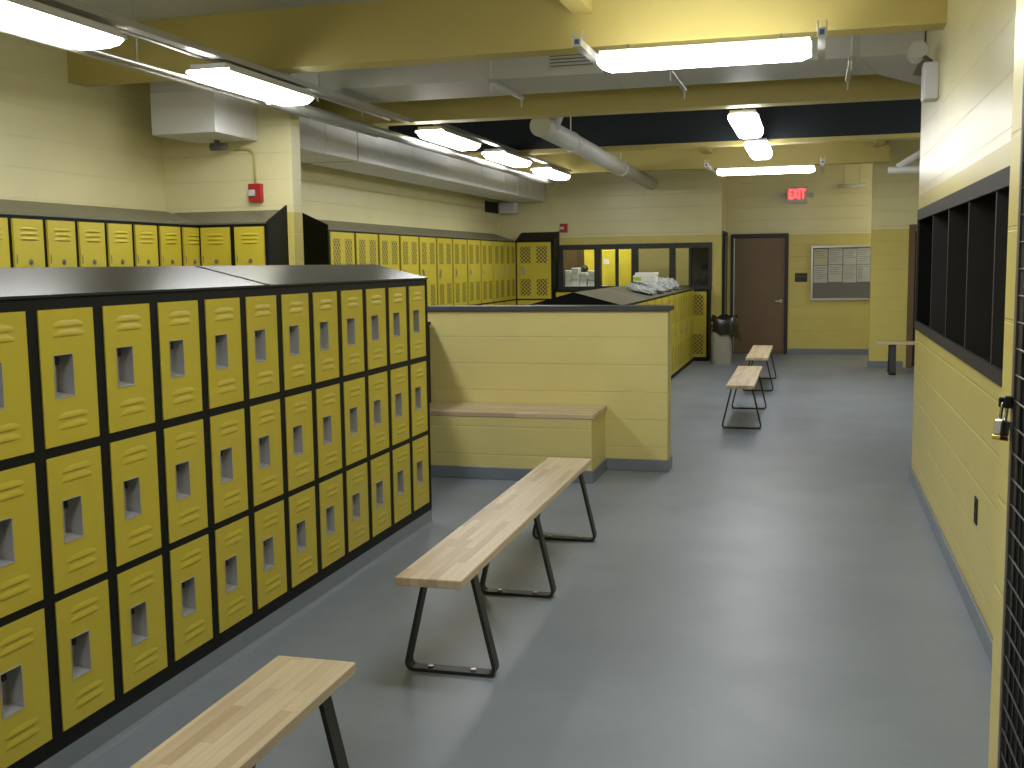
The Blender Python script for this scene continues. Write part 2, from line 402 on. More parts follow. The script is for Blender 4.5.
# (A) three-tier locker of the near double row
def make_near(depth=0.65):
    r = empty('locker_column', (0, 0, 0)); w = 0.302
    # carcass: a face frame round three openings with a box behind
    b = MB().box(0, w, 0.045, depth, -0.029, 1.346)
    for x0, x1 in ((0, 0.034), (w-0.034, w)): b.box(x0, x1, -0.004, 0.05, -0.029, 1.346)
    for z0, z1 in ((-0.029, 0.026), (0.424, 0.464), (0.864, 0.906), (1.304, 1.346)): b.box(0.03, w-0.03, -0.004, 0.05, z0, z1)
    b.part('frame', M['black'], r)
    for k, z in enumerate((0.026, 0.458, 0.900)):
        h = 0.404 if k == 0 else 0.410; W = 0.250
        d = MB(); plate_with_hole(d, W, h, 0.055, 0.140, 0.145, 0.273)
        for zt in (h-0.056, h-0.084, 0.076, 0.046): 
            n0 = len(d.v); louvre(d, 0.060, 0.200, zt, 0.022, 0.0036)
            d.v[n0:] = [(p[0], p[1]-0.016, p[2]) for p in d.v[n0:]]
        do = d.part('locker_door', M['yellow'], r); do.location = (0.026, 0.008, z)
        c = MB(); x0, x1, z0, z1, dp, t = 0.055, 0.140, 0.145, 0.273, 0.036, 0.0015
        c.add([(x0, -0.017, z0), (x1, -0.017, z0), (x1, -0.017, z1), (x0, -0.017, z1), (x0+.004, dp, z0+.010), (x1-.004, dp, z0+.010), (x1-.004, dp, z1-.004), (x0+.004, dp, z1-.004)],
              [(4, 5, 6, 7), (0, 1, 5, 4), (1, 2, 6, 5), (2, 3, 7, 6), (3, 0, 4, 7)])
        # thin bright rim round the cup and the lift latch inside it
        for a0, a1, c0, c1 in ((x0-.002, x1+.002, z0-.003, z0+.001), (x0-.001, x1+.001, z1-.001, z1+.001), (x0-.001, x0+.001, z0, z1), (x1-.001, x1+.001, z0, z1)):
            c.box(a0, a1, -0.0185, -0.015, c0, c1)
        co = c.part('recessed_handle', M['cup'], do, label='stainless recessed handle cup')
        l = MB().box(x0+0.005, x0+0.014, 0.004, dp-0.001, z0+0.03, z1-0.02); l.box(x0+0.003, x0+0.040, -0.006, dp-0.001, z1-0.030, z1-0.006)
        l.part('latch', M['black'], do, 0.002, label='black lift latch inside the cup')
    return r
NEARX = -2.190; CURB = 0.115
near0 = make_near()
ends = 13
for k in range(ends):
    o = near0 if k == 0 else copy_tree(near0)
    y = 2.641 + 0.302*(10-k)
    place(o, (NEARX, y, CURB), PI/2, 'three-tier yellow locker column, %s from the half-wall end of the near row' % ORD[k], 'locker', 'three-tier lockers of the near double row')
y0n = 2.641 + 0.302*(10-ends+1); y1n = 2.641 + 0.302*11
tag(MB().box(NEARX-0.655, NEARX+0.006, y1n+0.001, y1n+0.024, CURB-0.029, 1.461).solo('dark_end_sheet', M['black'], 0.002), 'black steel end sheet closing the near locker row', 'end panel')
rx, rz = NEARX-0.325, 1.552
b = MB().prism([(NEARX+0.012, 1.462), (NEARX+0.012, 1.470), (rx, rz), (NEARX-0.662, 1.470), (NEARX-0.662, 1.462)], 'y', y0n, y1n+0.028)
for ys in (1.6, 4.05):   # lap seams across the slope
    b.prism([(NEARX+0.0125, 1.4705), (NEARX+0.0125, 1.4735), (rx, rz+0.003), (rx, rz-0.001)], 'y', ys, ys+0.02)
hood = b.solo('gabled_hood', M['hood'])
tag(hood, 'glossy black gabled steel hood on top of the near locker row', 'locker hood')
kb = MB().prism([(NEARX+0.022, 0), (NEARX+0.010, 0.006), (NEARX+0.004, 0.016), (NEARX+0.004, CURB-0.029), (NEARX-0.66, CURB-0.029), (NEARX-0.66, 0)], 'y', y0n-0.05, y1n+0.024)
kb = kb.solo('kerb_plinth', M['kerb']); kb['kind'] = 'structure'

# low black bank behind, reaching to the half wall
lb = empty('low_locker_bank', (-3.02, 6.95, 0))
MB().box(-0.175, 0.175, -0.88, 0.885, 0.10, 1.085).part('carcass', M['black'], lb, 0.003)
MB().box(-0.18, 0.185, -0.885, 0.888, 1.085, 1.11).part('flat_top', M['black'], lb, 0.003)
MB().box(-0.15, 0.15, -0.87, 0.88, 0.0, 0.10).part('plinth', M['kerb'], lb)
tag(lb, 'low black steel cabinet back standing between near lockers and half wall', 'locker')

# (B) tall louvred lockers in the near alcove
def make_alcove(w, depth):
    r = empty('locker_column', (0, 0, 0))
    b = MB().box(0, w, 0.03, depth, 0.0, 1.868)
    for x0, x1 in ((0, 0.022), (w-0.022, w)): b.box(x0, x1, -0.004, 0.04, 0, 1.868)
    for z0, z1 in ((0, 0.12), (0.678, 0.706), (1.264, 1.290), (1.846, 1.868)): b.box(0.02, w-0.02, -0.004, 0.04, z0, z1)
    b.part('frame', M['black'], r)
    for z in (0.115, 0.699, 1.283):
        W = w-0.042; h = 0.565
        d = MB().box(0, W, -0.014, 0, 0, h)
        for zt in (h-0.065, h-0.095, h-0.125):
            n0 = len(d.v); louvre(d, 0.055, W-0.045, zt, 0.020, 0.008); d.v[n0:] = [(p[0], p[1]-0.014, p[2]) for p in d.v[n0:]]
        do = d.part('locker_door', M['yellow'], r); do.location = (0.021, -0.004, z)
        k = MB().cyl((W*0.52, -0.014, h-0.255), (W*0.52, -0.017, h-0.255), 0.018, 16).cyl((W*0.52, -0.017, h-0.255), (W*0.52, -0.026, h-0.255), 0.009, 12)
        k.part('turn_knob', M['tack'], do, label='dark round turn knob')
        MB().box(0.014, 0.020, -0.0165, -0.014, h-0.265, h-0.21).part('number_slot', M['tack'], do)
    return r
AX = -4.53
alc = make_alcove(0.297, 0.455)
for k in range(9):
    o = alc if k == 0 else copy_tree(alc)
    y = 7.112 - 0.297*k
    place(o, (AX, y, 0), PI/2, 'louvred yellow locker on the alcove wall, %s from the inside corner' % ORD[k], 'locker', 'louvred lockers along the alcove wall')
cor = make_alcove(0.286, 0.30)
for k in range(2):
    o = cor if k == 0 else copy_tree(cor)
    place(o, (-4.510 + 0.286*k, 7.344, 0), 0, ['louvred yellow locker in the corner, square under the white boxed unit', 'louvred yellow locker beside the dark end panel, below the fire strobe'][k], 'locker', 'louvred lockers on the stub wall')
    if k == 1:
        MB().prism([(-0.012, 0), (0.306, 0), (0.306, 2.02), (-0.012, 1.885)], 'x', 0.288, 0.300).part('side_panel', M['black'], o, label='dark end panel with sloped top')
# hood over both runs
b = MB().prism([(AX+0.008, 1.870), (AX+0.008, 1.884), (LW+0.004, 1.998), (LW+0.004, 1.870)], 'y', 4.70, 7.648)
b.prism([(7.336, 1.871), (7.336, 1.884), (7.648, 1.985), (7.648, 1.871)], 'x', LW+0.10, -3.940)
tag(b.solo('sloping_hood', M['hood_olive']), 'olive grey sloping hood over the louvred alcove lockers, bending at the corner', 'locker hood')

# (C) two-tier perforated lockers of the far row
def perf_door(W, h, rects):
    d = MB().box(0, W, -0.014, 0, 0, h)
    for x0, x1, z0, z1 in rects:
        d.add([(x0, -0.0146, z0), (x1, -0.0146, z0), (x1, -0.0146, z1), (x0, -0.0146, z1)], [(0, 1, 2, 3)], 1)
    return d
def make_far(w, depth):
    r = empty('locker_column', (0, 0, 0))
    b = MB().box(0, w, 0.03, depth, 0, 1.905)
    for x0, x1 in ((0, 0.03), (w-0.03, w)): b.box(x0, x1, -0.004, 0.04, 0, 1.905)
    for z0, z1 in ((0, 0.10), (0.955, 0.990), (1.885, 1.905)): b.box(0.02, w-0.02, -0.004, 0.04, z0, z1)
    b.part('frame', M['black'], r)
    W = w-0.056
    for z, h in ((0.092, 0.868), (0.984, 0.905)):
        R = [(0.058, 0.228, h-0.335, h-0.066), (W-0.236, W-0.060, h-0.335, h-0.066), (0.058, 0.228, h-0.852, h-0.588), (W-0.236, W-0.060, h-0.852, h-0.588)]
        do = perf_door(W, h, R).part('locker_door', [M['yellow'], M['perf']], r); do.location = (0.028, -0.004, z)
        l = MB().box(0.064, 0.131, -0.017, -0.013, h-0.515, h-0.393).box(0.084, 0.111, -0.030, -0.016, h-0.480, h-0.430)
        l.part('latch', M['steel'], do, 0.002, label='metal lift latch')
    return r
FX = -4.65
far = make_far(0.636, 0.345)
for k in range(11):
    o = far if k == 0 else copy_tree(far)
    place(o, (FX, 9.905 + 0.636*k, 0), PI/2, 'two-tier perforated yellow locker of the long far row, %s from its black end panel' % ORD[k], 'locker', 'perforated lockers of the far row')
MB().prism([(-0.012, 0), (0.345, 0), (0.345, 2.12), (-0.012, 1.955)], 'x', -0.014, -0.002).part('side_panel', M['black'], far, label='black end panel with sloped top')
b = MB().prism([(FX+0.010, 1.907), (FX+0.010, 1.916), (LW+0.004, 2.035), (LW+0.004, 1.907)], 'y', 9.906, 16.90)
tag(b.solo('sloping_hood', M['hood_olive']), 'grey sloping hood along the long far row of perforated lockers', 'locker hood')
sg = make_far(0.62, 0.38)
place(sg, (-4.655, 16.955, 0), 0, 'single perforated yellow locker facing out from the far corner beside the windows', 'locker')
b = MB().prism([(16.945, 1.907), (16.945, 1.916), (17.345, 2.06), (17.345, 1.907)], 'x', -4.655, -4.02)
b.prism([(16.944, 1.60), (17.346, 1.60), (17.346, 2.07), (16.944, 1.918)], 'x', -4.030, -4.012)
tag(b.solo('sloping_hood', M['black']), 'short black sloped hood on the single locker by the windows', 'locker hood')

# (D) short lockers under the windows and (E) the gabled island
def make_short(w, depth, h=1.09, pm='perf'):
    r = empty('locker_column', (0, 0, 0))
    b = MB().box(0, w, 0.03, depth, 0, h+0.012)
    for x0, x1 in ((0, 0.026), (w-0.026, w)): b.box(x0, x1, -0.004, 0.04, 0, h+0.012)
    for z0, z1 in ((0, 0.07), (h-0.012, h+0.012)): b.box(0.02, w-0.02, -0.004, 0.04, z0, z1)
    b.part('frame', M['black'], r)
    W = w-0.048; H = h-0.072
    R = [(0.045, 0.215, H-0.37, H-0.05), (W-0.215, W-0.045, H-0.37, H-0.05), (0.045, 0.215, 0.05, 0.36), (W-0.215, W-0.045, 0.05, 0.36)]
    do = perf_door(W, H, R).part('locker_door', [M['yellow'], M[pm]], r); do.location = (0.024, -0.004, 0.064)
    l = MB().box(0.055, 0.11, -0.017, -0.013, H*0.5-0.06, H*0.5+0.06).box(0.072, 0.095, -0.030, -0.016, H*0.5-0.02, H*0.5+0.03)
    l.part('latch', M['steel'], do, 0.002, label='metal lift latch')
    return r
sh = make_short(0.488, 0.38, 1.09)
for k in range(5):
    o = sh if k == 0 else copy_tree(sh)
    place(o, (-1.568 - 0.488*(k+1), 16.96, 0), 0, 'short perforated yellow locker under the windows, %s from the bin end' % ORD[k], 'locker', 'short lockers under the windows')
tag(MB().box(-1.568, -1.552, 16.952, 17.345, 0, 1.105).solo('dark_end_sheet', M['black'], 0.002), 'narrow black end sheet closing the short lockers beside the bin', 'end panel')
IX, IW = -1.79, 0.92
isl = make_short(0.61, IW, 1.115, 'perf_fine')
for k in range(10):
    o = isl if k == 0 else copy_tree(isl)
    place(o, (IX, 16.83 - 0.61*(k+1), 0), PI/2, 'waist-high yellow locker of the island behind the half wall, %s from the windows' % ORD[k], 'locker', 'island lockers behind the half wall')
yi0, yi1 = 10.34, 16.83
b = MB().prism([(IX+0.012, 1.129), (IX+0.012, 1.137), (IX-IW/2, 1.262), (IX-IW-0.012, 1.137), (IX-IW-0.012, 1.129)], 'y', yi0-0.02, yi1)
for ys in (12.2, 14.4): b.prism([(IX+0.0125, 1.1375), (IX+0.0125, 1.141), (IX-IW/2, 1.266), (IX-IW/2, 1.261)], 'y', ys, ys+0.02)
tag(b.solo('gabled_hood', M['hood_olive']), 'olive gabled hood on the island lockers, plastic bags lying on it', 'locker hood')
b = MB().prism([(IX+0.004, 0), (IX+0.004, 1.128), (IX-IW-0.004, 1.128), (IX-IW-0.004, 0)], 'y', yi0-0.030, yi0+0.388)
tag(b.solo('dark_end_cabinet', M['black'], 0.003), 'black end cabinet closing the island lockers toward the half wall', 'end panel')
b = MB().prism([(IX+0.004, 1.129), (IX+0.004, 1.1375), (IX-IW/2, 1.2625), (IX-IW-0.004, 1.1375), (IX-IW-0.004, 1.129)], 'y', yi0-0.028, yi0-0.021)
tag(b.solo('gable_plate', M['sheet']), 'black triangular gable plate on the island hood end', 'end panel')

# ------------------------------------------------------------------ benches
def make_bench(L, legs, W=0.25, H=0.436, bw=0.054, bt=0.0135, top=0.175, bot=0.36):
    r = empty('locker_room_bench', (0, 0, 0))
    MB().box(-W/2, W/2, -L/2, L/2, H-0.032, H).part('seat', M['wood'], r, 0.003, 1)
    for ly in legs:
        # flat bar bent into a trapezoid, rounded lower corners
        zt = H-0.033; pts = [(-top/2, zt)]; rr = 0.040
        for sgn in (-1, 1):
            cx = sgn*bot/2; up = Vector((sgn*(top/2-bot/2), zt)).normalized(); fl = Vector((-sgn, 0))
            P0 = Vector((cx, bt/2)); A = P0+up*rr; B = P0+fl*rr
            arc = []
            for i in range(7):
                t = i/6; arc.append(A*(1-t)**2 + P0*2*t*(1-t) + B*t*t)
            pts += [(p.x, p.y) for p in (arc if sgn < 0 else arc[::-1])]
        pts.append((top/2, zt))
        P2 = [Vector(p) for p in pts]; vs = []; fs = []; n = len(P2)
        for i, p in enumerate(P2):
            d = (P2[min(i+1, n-1)] - P2[max(i-1, 0)]).normalized(); nn = Vector((-d.y, d.x))*bt/2
            for q in (p+nn, p-nn):
                for yy in (-bw/2, bw/2): vs.append((q.x, ly+yy, q.y))
        for i in range(n-1):
            a, c = i*4, (i+1)*4
            fs += [(a, a+1, c+1, c), (a+2, c+2, c+3, a+3), (a, c, c+2, a+2), (a+1, a+3, c+3, c+1)]
        fs += [(0, 2, 3, 1), (4*n-4, 4*n-3, 4*n-1, 4*n-2)]
        m = MB().add(vs, fs)
        m.box(-top/2-0.004, top/2+0.004, ly-bw/2, ly+bw/2, zt-0.008, zt+0.001)
        lo = m.part('leg', M['leg'], r)
        for sx in (-1, 1):
            MB().cyl((sx*0.085, ly, bt), (sx*0.085, ly, bt+0.006), 0.011, 12).part('bolt', M['bolt'], lo)
    return r
b1 = make_bench(2.44, (-0.97, 0.02, 1.06)); place(b1, (-1.312, 4.72, 0), math.radians(0.6), 'long maple bench on black bent-bar legs in the middle, three leg frames', 'bench', 'maple locker room benches')
b2 = make_bench(2.44, (-0.97, 0.05, 1.07), W=0.240); place(b2, (-1.330, 1.475, 0), math.radians(0.5), 'maple bench cut off at the bottom edge, alongside the near lockers', 'bench', 'maple locker room benches')
b3 = make_bench(1.86, (-0.62, 0.76)); place(b3, (-0.622, 10.70, 0), math.radians(0.4), 'short maple bench in the aisle past the half wall, nearer of the aisle pair', 'bench', 'maple locker room benches')
b4 = make_bench(1.90, (-0.52, 0.86)); place(b4, (-0.617, 13.60, 0), math.radians(0.4), 'short maple bench in the aisle standing nearest the brown door', 'bench', 'maple locker room benches')
b5 = make_bench(1.80, (-0.70, 0.70), W=0.25, bw=0.085); place(b5, (1.74, 15.33, 0), -PI/2, 'maple bench end showing beyond the wall of black cubbies, by the pier', 'bench', 'maple locker room benches')

# ------------------------------------------------------------------ cubby shelf in the right wall
cb = empty('cubby_shelf', (RX, (cy0+cy1)/2, cz0)); hl = (cy1-cy0)/2-0.002; H = cz1-cz0
b = MB().box(0.40, 0.42, -hl, hl, 0.002, H-0.002).box(0, 0.40, -hl, hl, 0.002, 0.03).box(0, 0.40, -hl, hl, H-0.03, H-0.002)
b.box(0, 0.40, -hl, -hl+0.03, 0.03, H-0.03).box(0, 0.40, hl-0.03, hl, 0.03, H-0.03)
b.part('carcass', M['sheet'], cb)
yc = (cy0+cy1)/2
for yd in (4.616, 5.391, 6.167, 6.949):
    dv = MB().box(-0.004, 0.40, yd-yc-0.014, yd-yc+0.014, 0.03, H-0.03).part('divider', M['trim'], cb)
b = MB().box(-0.012, 0.004, -hl-0.03, hl+0.03, H-0.05, H+0.02).box(-0.012, 0.004, -hl-0.03, hl+0.03, 0.004, 0.06)
b.box(-0.012, 0.004, -hl-0.03, -hl+0.03, 0.06, H-0.05).box(-0.012, 0.004, hl-0.012, hl+0.03, 0.06, H-0.05)
b.part('face_frame', M['trim'], cb)
tag(cb, 'row of five tall black open cubbies recessed into the yellow wall', 'cubby shelf')
op = empty('wall_outlet', (RX, 4.88, 0.41))
MB().box(-0.006, 0, -0.035, 0.035, 0, 0.115).part('cover_plate', M['trim'], op, 0.002)
for z in (0.018, 0.066): MB().box(-0.008, -0.005, -0.017, 0.017, z, z+0.032).part('receptacle', M['black'], op, 0.001)
tag(op, 'dark outlet plate low on the wall under the cubbies', 'outlet')
em = empty('emergency_light', (RX, 6.95, 2.47))
MB().box(-0.085, 0, -0.07, 0.09, 0, 0.215).part('battery_case', M['bluewhite'], em, 0.012, 2)
for yy in (-0.05, 0.13):
    hd = MB().cyl((-0.12, yy-0.05, 0.282), (-0.115, yy+0.02, 0.277), 0.052, 18, 0.036).part('lamp_head', M['clearlamp'], em)
    MB().cyl((-0.04, yy*0.5, 0.22), (-0.125, yy, 0.28), 0.012, 10).part('swivel_arm', M['tack'], hd)
tag(em, 'white emergency light box with two clear lamp heads high on the wall', 'emergency light')

# ------------------------------------------------------------------ wire gate and padlock at the right edge
gt = empty('wire_mesh_gate', (0.392, 2.34, 0))
b = MB().box(-0.006, 0.012, -0.013, 0.0, 0.05, 2.62).box(-0.010, 0.012, -1.10, -1.07, 0.05, 2.62)
b.box(-0.010, 0.012, -1.07, -0.013, 0.05, 0.08).box(-0.010, 0.012, -1.07, -0.013, 2.59, 2.62)
b.part('gate_frame', M['post'], gt, 0.003)
w = MB()
for i in range(48): 
    z = 0.10+i*0.0525; w.cyl((0.0, -1.072, z), (0.0, -0.012, z), 0.0022, 6)
for i in range(20):
    y = -1.05+i*0.0525; w.cyl((0.003, y, 0.07), (0.003, y, 2.60), 0.0022, 6)
w.part('wire_mesh', M['mesh'], gt)
MB().box(0.0095, 0.0115, -1.068, -0.014, 0.08, 2.59).part('dark_beyond_sheet', M['sheet'], gt)  # added black sheet, stands in for the darkness beyond the mesh
h = MB().box(-0.020, -0.005, -0.018, 0.004, 1.240, 1.264).box(-0.030, -0.020, -0.016, -0.010, 1.242, 1.262)
h.part('hasp', M['leg'], gt, 0.002)
tag(gt, 'dark steel wire mesh gate beside the yellow wall end, padlock on its post', 'gate')
pl = empty('padlock', (0.366, 2.322, 1.176)); pl.scale = (0.86, 0.86, 0.92)
b = MB().box(-0.019, 0.019, -0.011, 0.011, 0.010, 0.044); b.part('laminated_body', M['steel'], pl, 0.003)
MB().box(-0.0195, 0.0195, -0.0115, 0.0115, 0.0, 0.010).part('bottom_plate', M['brass'], pl, 0.002, label='brass bottom plate')
sp = [(-0.012, 0, 0.043), (-0.012, 0, 0.078)] + [(-0.012*math.cos(t), 0, 0.078+0.014*math.sin(t)) for t in [PI*i/8 for i in range(1, 8)]] + [(0.012, 0, 0.078), (0.012, 0, 0.043)]
MB().tube(sp, 0.0038, 10).part('shackle', M['chrome'], pl)
pl.rotation_euler = (0, math.radians(12), math.radians(52))
tag(pl, 'brass and steel padlock hanging from the mesh gate hasp', 'padlock')

# ------------------------------------------------------------------ alcove: doors, board, signs
d1 = empty('door_1', (-0.868, 18.45, 0)); d1['kind'] = 'structure'
b = MB().box(-0.468, -0.418, -0.03, 0.13, 0, 1.985).box(0.416, 0.466, -0.03, 0.13, 0, 1.985).box(-0.418, 0.416, -0.03, 0.13, 1.925, 1.985)
b.part('door_frame', M['frame'], d1, 0.003)
lf = MB().box(-0.412, 0.410, 0.0, 0.044, 0.012, 1.921).part('door_leaf', M['door'], d1, 0.003)
MB().box(-0.4178, -0.405, -0.006, -0.0005, 0.012, 1.921).part('hinge_edge', M['alu'], d1)
hh = MB().cyl((0.355, 0.0, 0.875), (0.355, -0.010, 0.875), 0.028, 20).cyl((0.355, -0.010, 0.875), (0.355, -0.050, 0.875), 0.010, 12)
hh.box(0.268, 0.366, -0.058, -0.042, 0.866, 0.884); hh.part('lever_handle', M['chrome'], lf)
d2 = empty('door_2', (-1.40, 17.94, 0)); d2['kind'] = 'structure'
b = MB().box(-0.14, 0.014, -0.455, -0.40, 0, 2.025).box(-0.14, 0.014, 0.40, 0.455, 0, 2.025).box(-0.14, 0.014, -0.40, 0.40, 1.97, 2.025)
b.part('door_frame', M['frame'], d2, 0.003)
lf2 = MB().box(-0.05, -0.006, -0.396, 0.396, 0.012, 1.966).part('door_leaf', M['black'], d2, 0.003)
MB().box(-0.006, 0.004, 0.20, 0.40, 0.012, 1.966).part('reflection_strip', M['green_reflection'], d2)  # greenish reflection on the frame, put in as a coloured strip
d3 = empty('door_3', (1.745, 16.28, 0)); d3['kind'] = 'structure'
b = MB().box(-0.455, -0.37, -0.02, 0.13, 0, 2.02).box(0.39, 0.455, -0.02, 0.13, 0, 2.02).box(-0.37, 0.39, -0.02, 0.13, 1.95, 2.02)
b.part('door_frame', M['brown'], d3, 0.003)
MB().box(-0.37, 0.39, 0.03, 0.075, 0.012, 1.945).part('door_leaf', M['frame'], d3, 0.003)

sg = empty('room_sign', (-0.195, 18.45, 1.19))
MB().box(-0.098, 0.098, -0.008, 0, 0, 0.145).part('plaque', M['frame'], sg, 0.002)
b = MB()
for x0, x1 in ((-0.075, -0.03), (-0.022, 0.018), (0.026, 0.07)): b.box(x0, x1, -0.0088, -0.0078, 0.083, 0.092)
b.part('lettering', M['tack'], sg)
tag(sg, 'small dark rectangular room plaque between brown door and bulletin board', 'sign')

bd = empty('bulletin_board', (0.56, 18.45, 0.885)); bw, bh = 0.60, 0.89
MB().box(-bw+0.02, bw-0.02, -0.012, 0, 0.02, bh-0.02).part('tack_surface', M['tack'], bd)
b = MB().box(-bw, bw, -0.04, 0, 0, 0.034).box(-bw, bw, -0.04, 0, bh-0.034, bh).box(-bw, -bw+0.03, -0.04, 0, 0.034, bh-0.034).box(bw-0.03, bw, -0.04, 0, 0.034, bh-0.034)
b.part('frame', M['alu'], bd, 0.003)
tag(bd, 'aluminium framed grey bulletin board with papers pinned in its upper part', 'bulletin board')
px = [(-0.557, 0.215), (-0.325, 0.215), (-0.095, 0.205), (0.120, 0.205)]
for r_, (z0, hh_) in enumerate(((1.46, 0.262), (1.175, 0.275))):
    for c_, (x, w_) in enumerate(px):
        w2 = min(w_, bw-0.035-x)
        ob = empty('notice_paper', (0.56+x+w2/2, 18.4375, z0 + (0.01 if c_ % 2 else 0)))
        MB().box(-w2/2, w2/2, -0.0012, 0, 0, hh_).part('sheet', M['paper2'] if (r_, c_) == (0, 0) else M['paper'], ob)
        pr = MB()
        for k in range(6 if (r_+c_) % 2 else 4):
            z = hh_-0.045-k*0.034
            if r_ == 1 and c_ == 3:
                if k == 0: pr.box(-w2/2+0.02, w2/2-0.04, -0.0018, -0.001, hh_-0.034, hh_-0.028)
                pr.box(-w2/2+0.02+k*0.018, -w2/2+0.028+k*0.018, -0.0018, -0.001, 0.04, hh_-0.03)
            else: pr.box(-w2/2+0.02, w2/2-0.02-0.02*(k % 3), -0.0018, -0.001, z, z+0.011)
        pr.part('print', M['print'], ob)
        tag(ob, '%s on the bulletin board, %s from the brown door, %s row' % ('yellowish notice' if (r_, c_) == (0, 0) else 'white notice', ORD[c_], ('upper', 'lower')[r_]), 'notice', 'notices on the bulletin board')

ex = empty('exit_sign', (-0.28, 18.45, 2.46))
MB().box(-0.165, 0.165, -0.07, 0, 0, 0.265).part('housing', M['exitplate'], ex, 0.006)
cu = bpy.data.curves.new('lettering', 'FONT'); cu.body = 'EXIT'; cu.size = 0.215; cu.extrude = 0.004; cu.align_x = 'CENTER'; cu.offset = 0.003; cu.space_character = 1.12
tx = bpy.data.objects.new('lettering', cu); C.objects.link(tx); tx.parent = ex; tx.location = (0, -0.076, 0.085); tx.rotation_euler = (PI/2, 0, 0); tx.scale = (0.55, 1, 1)
cu.materials.append(M['led'])
me = bpy.data.meshes.new_from_object(tx); t2 = bpy.data.objects.new('lettering', me); C.objects.link(t2)
t2.parent = ex; t2.location = tx.location.copy(); t2.rotation_euler = tx.rotation_euler.copy(); t2.scale = tx.scale.copy()
bpy.data.objects.remove(tx); bpy.data.curves.remove(cu); tx = t2
tx['label'] = 'glowing red letters'
for sx in (-1, 1):
    MB().cyl((sx*0.225, -0.075, 0.13), (sx*0.225, -0.02, 0.145), 0.042, 16, 0.03).cyl((sx*0.16, -0.035, 0.13), (sx*0.225, -0.035, 0.14), 0.010, 8).part('lamp_head', M['clearlamp'], ex)
tag(ex, 'red lit EXIT sign with two small lamp heads over the bulletin wall', 'exit sign')

def strobe(loc, rz, w, h, label):
    s = empty('fire_strobe', loc, rz)
    MB().box(-w/2, w/2, -0.05, 0, 0, h).part('housing', M['red'], s, 0.008, 2)
    MB().box(-w*0.44, w*0.44, -0.004, 0, h*0.05, h*0.95).part('mounting_plate', M['red'], s)
    MB().box(-w*0.42, w*0.08, -0.072, -0.048, h*0.30, h*0.66).part('strobe_lens', M['clearlamp'], s, 0.006, 2)
    g = MB()
    for k in range(4): g.box(w*0.15, w*0.40, -0.053, -0.049, h*(0.30+0.11*k), h*(0.35+0.11*k))
    g.part('horn_grille', M['red'], s)
    tag(s, label, 'fire alarm'); return s
strobe((-4.172, 7.65, 2.05), 0, 0.108, 0.138, 'red fire alarm strobe on the stub wall under a bent conduit')
strobe((-3.935, BW, 2.052), 0, 0.125, 0.135, 'small red fire alarm strobe above the windows')
cpts = [(-4.35, 7.637, 2.455), (-4.25, 7.637, 2.455)] + [(-4.25+0.07*math.sin(t), 7.637, 2.385+0.07*math.cos(t)) for t in [PI/2*i/6 for i in range(1, 7)]] + [(-4.18, 7.637, 2.188)]
tag(MB().tube(cpts, 0.009, 8).solo('thin_conduit', M['beamlt']), 'thin painted conduit bending down to the red strobe', 'conduit')

# ------------------------------------------------------------------ windows onto the office
wxs = [-4.047, -3.385, -2.777, -2.175, -1.885, -1.558]
edges = [(-3.946, -3.431), (-3.332, -2.826), (-2.729, -2.217), (-2.130, -1.901), (-1.869, -1.600)]
bounds = [-4.08, -3.382, -2.778, -2.174, -1.885, -1.545]
for i, (g0, g1) in enumerate(edges):
    wn = empty('window_%d' % (i+1), ((bounds[i]+bounds[i+1])/2, BW, wz0)); wn['kind'] = 'structure'
    xc = (bounds[i]+bounds[i+1])/2; a, c = bounds[i]-xc+0.0005, bounds[i+1]-xc-0.0005; p, q = g0-xc, g1-xc; h = wz1-wz0
    f = MB().box(a, p, -0.03, 0.12, 0.001, h-0.001).box(q, c, -0.03, 0.12, 0.001, h-0.001).box(p, q, -0.03, 0.12, 0.001, 0.062).box(p, q, -0.03, 0.12, h-0.082, h-0.001)
    if i == 1: f.box(-3.087-xc, -3.054-xc, -0.03, 0.12, 0.062, h-0.082)
    f.part('window_frame', M['frame'], wn)
    MB().box(p, q, 0.04, 0.046, 0.06, h-0.08).part('pane', M['glass'], wn)
# office beyond
struct('wall_office_back', MB().box(-5.2, -1.55, 19.9, 20.05, 0, 2.9), M['low_wall'])
struct('wall_office_side', MB().box(-5.35, -5.2, 17.5, 20.05, 0, 2.9), M['low_wall'])
struct('wall_office_end', MB().box(-1.55, -1.41, 18.46, 20.05, 0, 2.9), M['low_wall'])
struct('ceiling_office', MB().box(-5.35, -1.41, 17.5, 20.05, 2.9, 3.0), M['ceil'])
ct = empty('storage_counter', (-3.78, 17.90, 0))
MB().box(-0.40, 0.40, -0.25, 0.25, 0, 1.14).part('carcass', M['tack'], ct, 0.004)
MB().box(-0.42, 0.42, -0.27, 0.27, 1.14, 1.17).part('worktop', M['white'], ct, 0.004)
tag(ct, 'grey storage counter behind the first window holding white bundles', 'counter')
for k in range(4):
    hgt = (0.26, 0.30, 0.22, 0.25)[k]
    b = MB()
    for j in range(3): b.box(-0.064+0.003*j, 0.064-0.004*j, -0.12, 0.12, hgt*j/3, hgt*(j+1)/3)
    ob = b.solo('cloth_bundle', M['cloth'], 0.014, 2); ob.location = (-3.972+0.140*k, 17.80, 1.171)
    tag(ob, 'folded white bundle behind the first window, %s from the single locker' % ORD[k], 'bundle', 'white bundles behind the first window')
b = MB().ball((0, 0, 0.055), 0.064, 0.095, 0.060, 18, 10)
rnd = random.Random(3)
b.v = [(x*(1+rnd.uniform(-.08, .08)), y*(1+rnd.uniform(-.08, .08)), max(0, z*(1+rnd.uniform(-.08, .08)))) for x, y, z in b.v]
ob = b.solo('soft_bag', M['blackcloth']); ob.location = (-3.69, 17.80, 1.394)
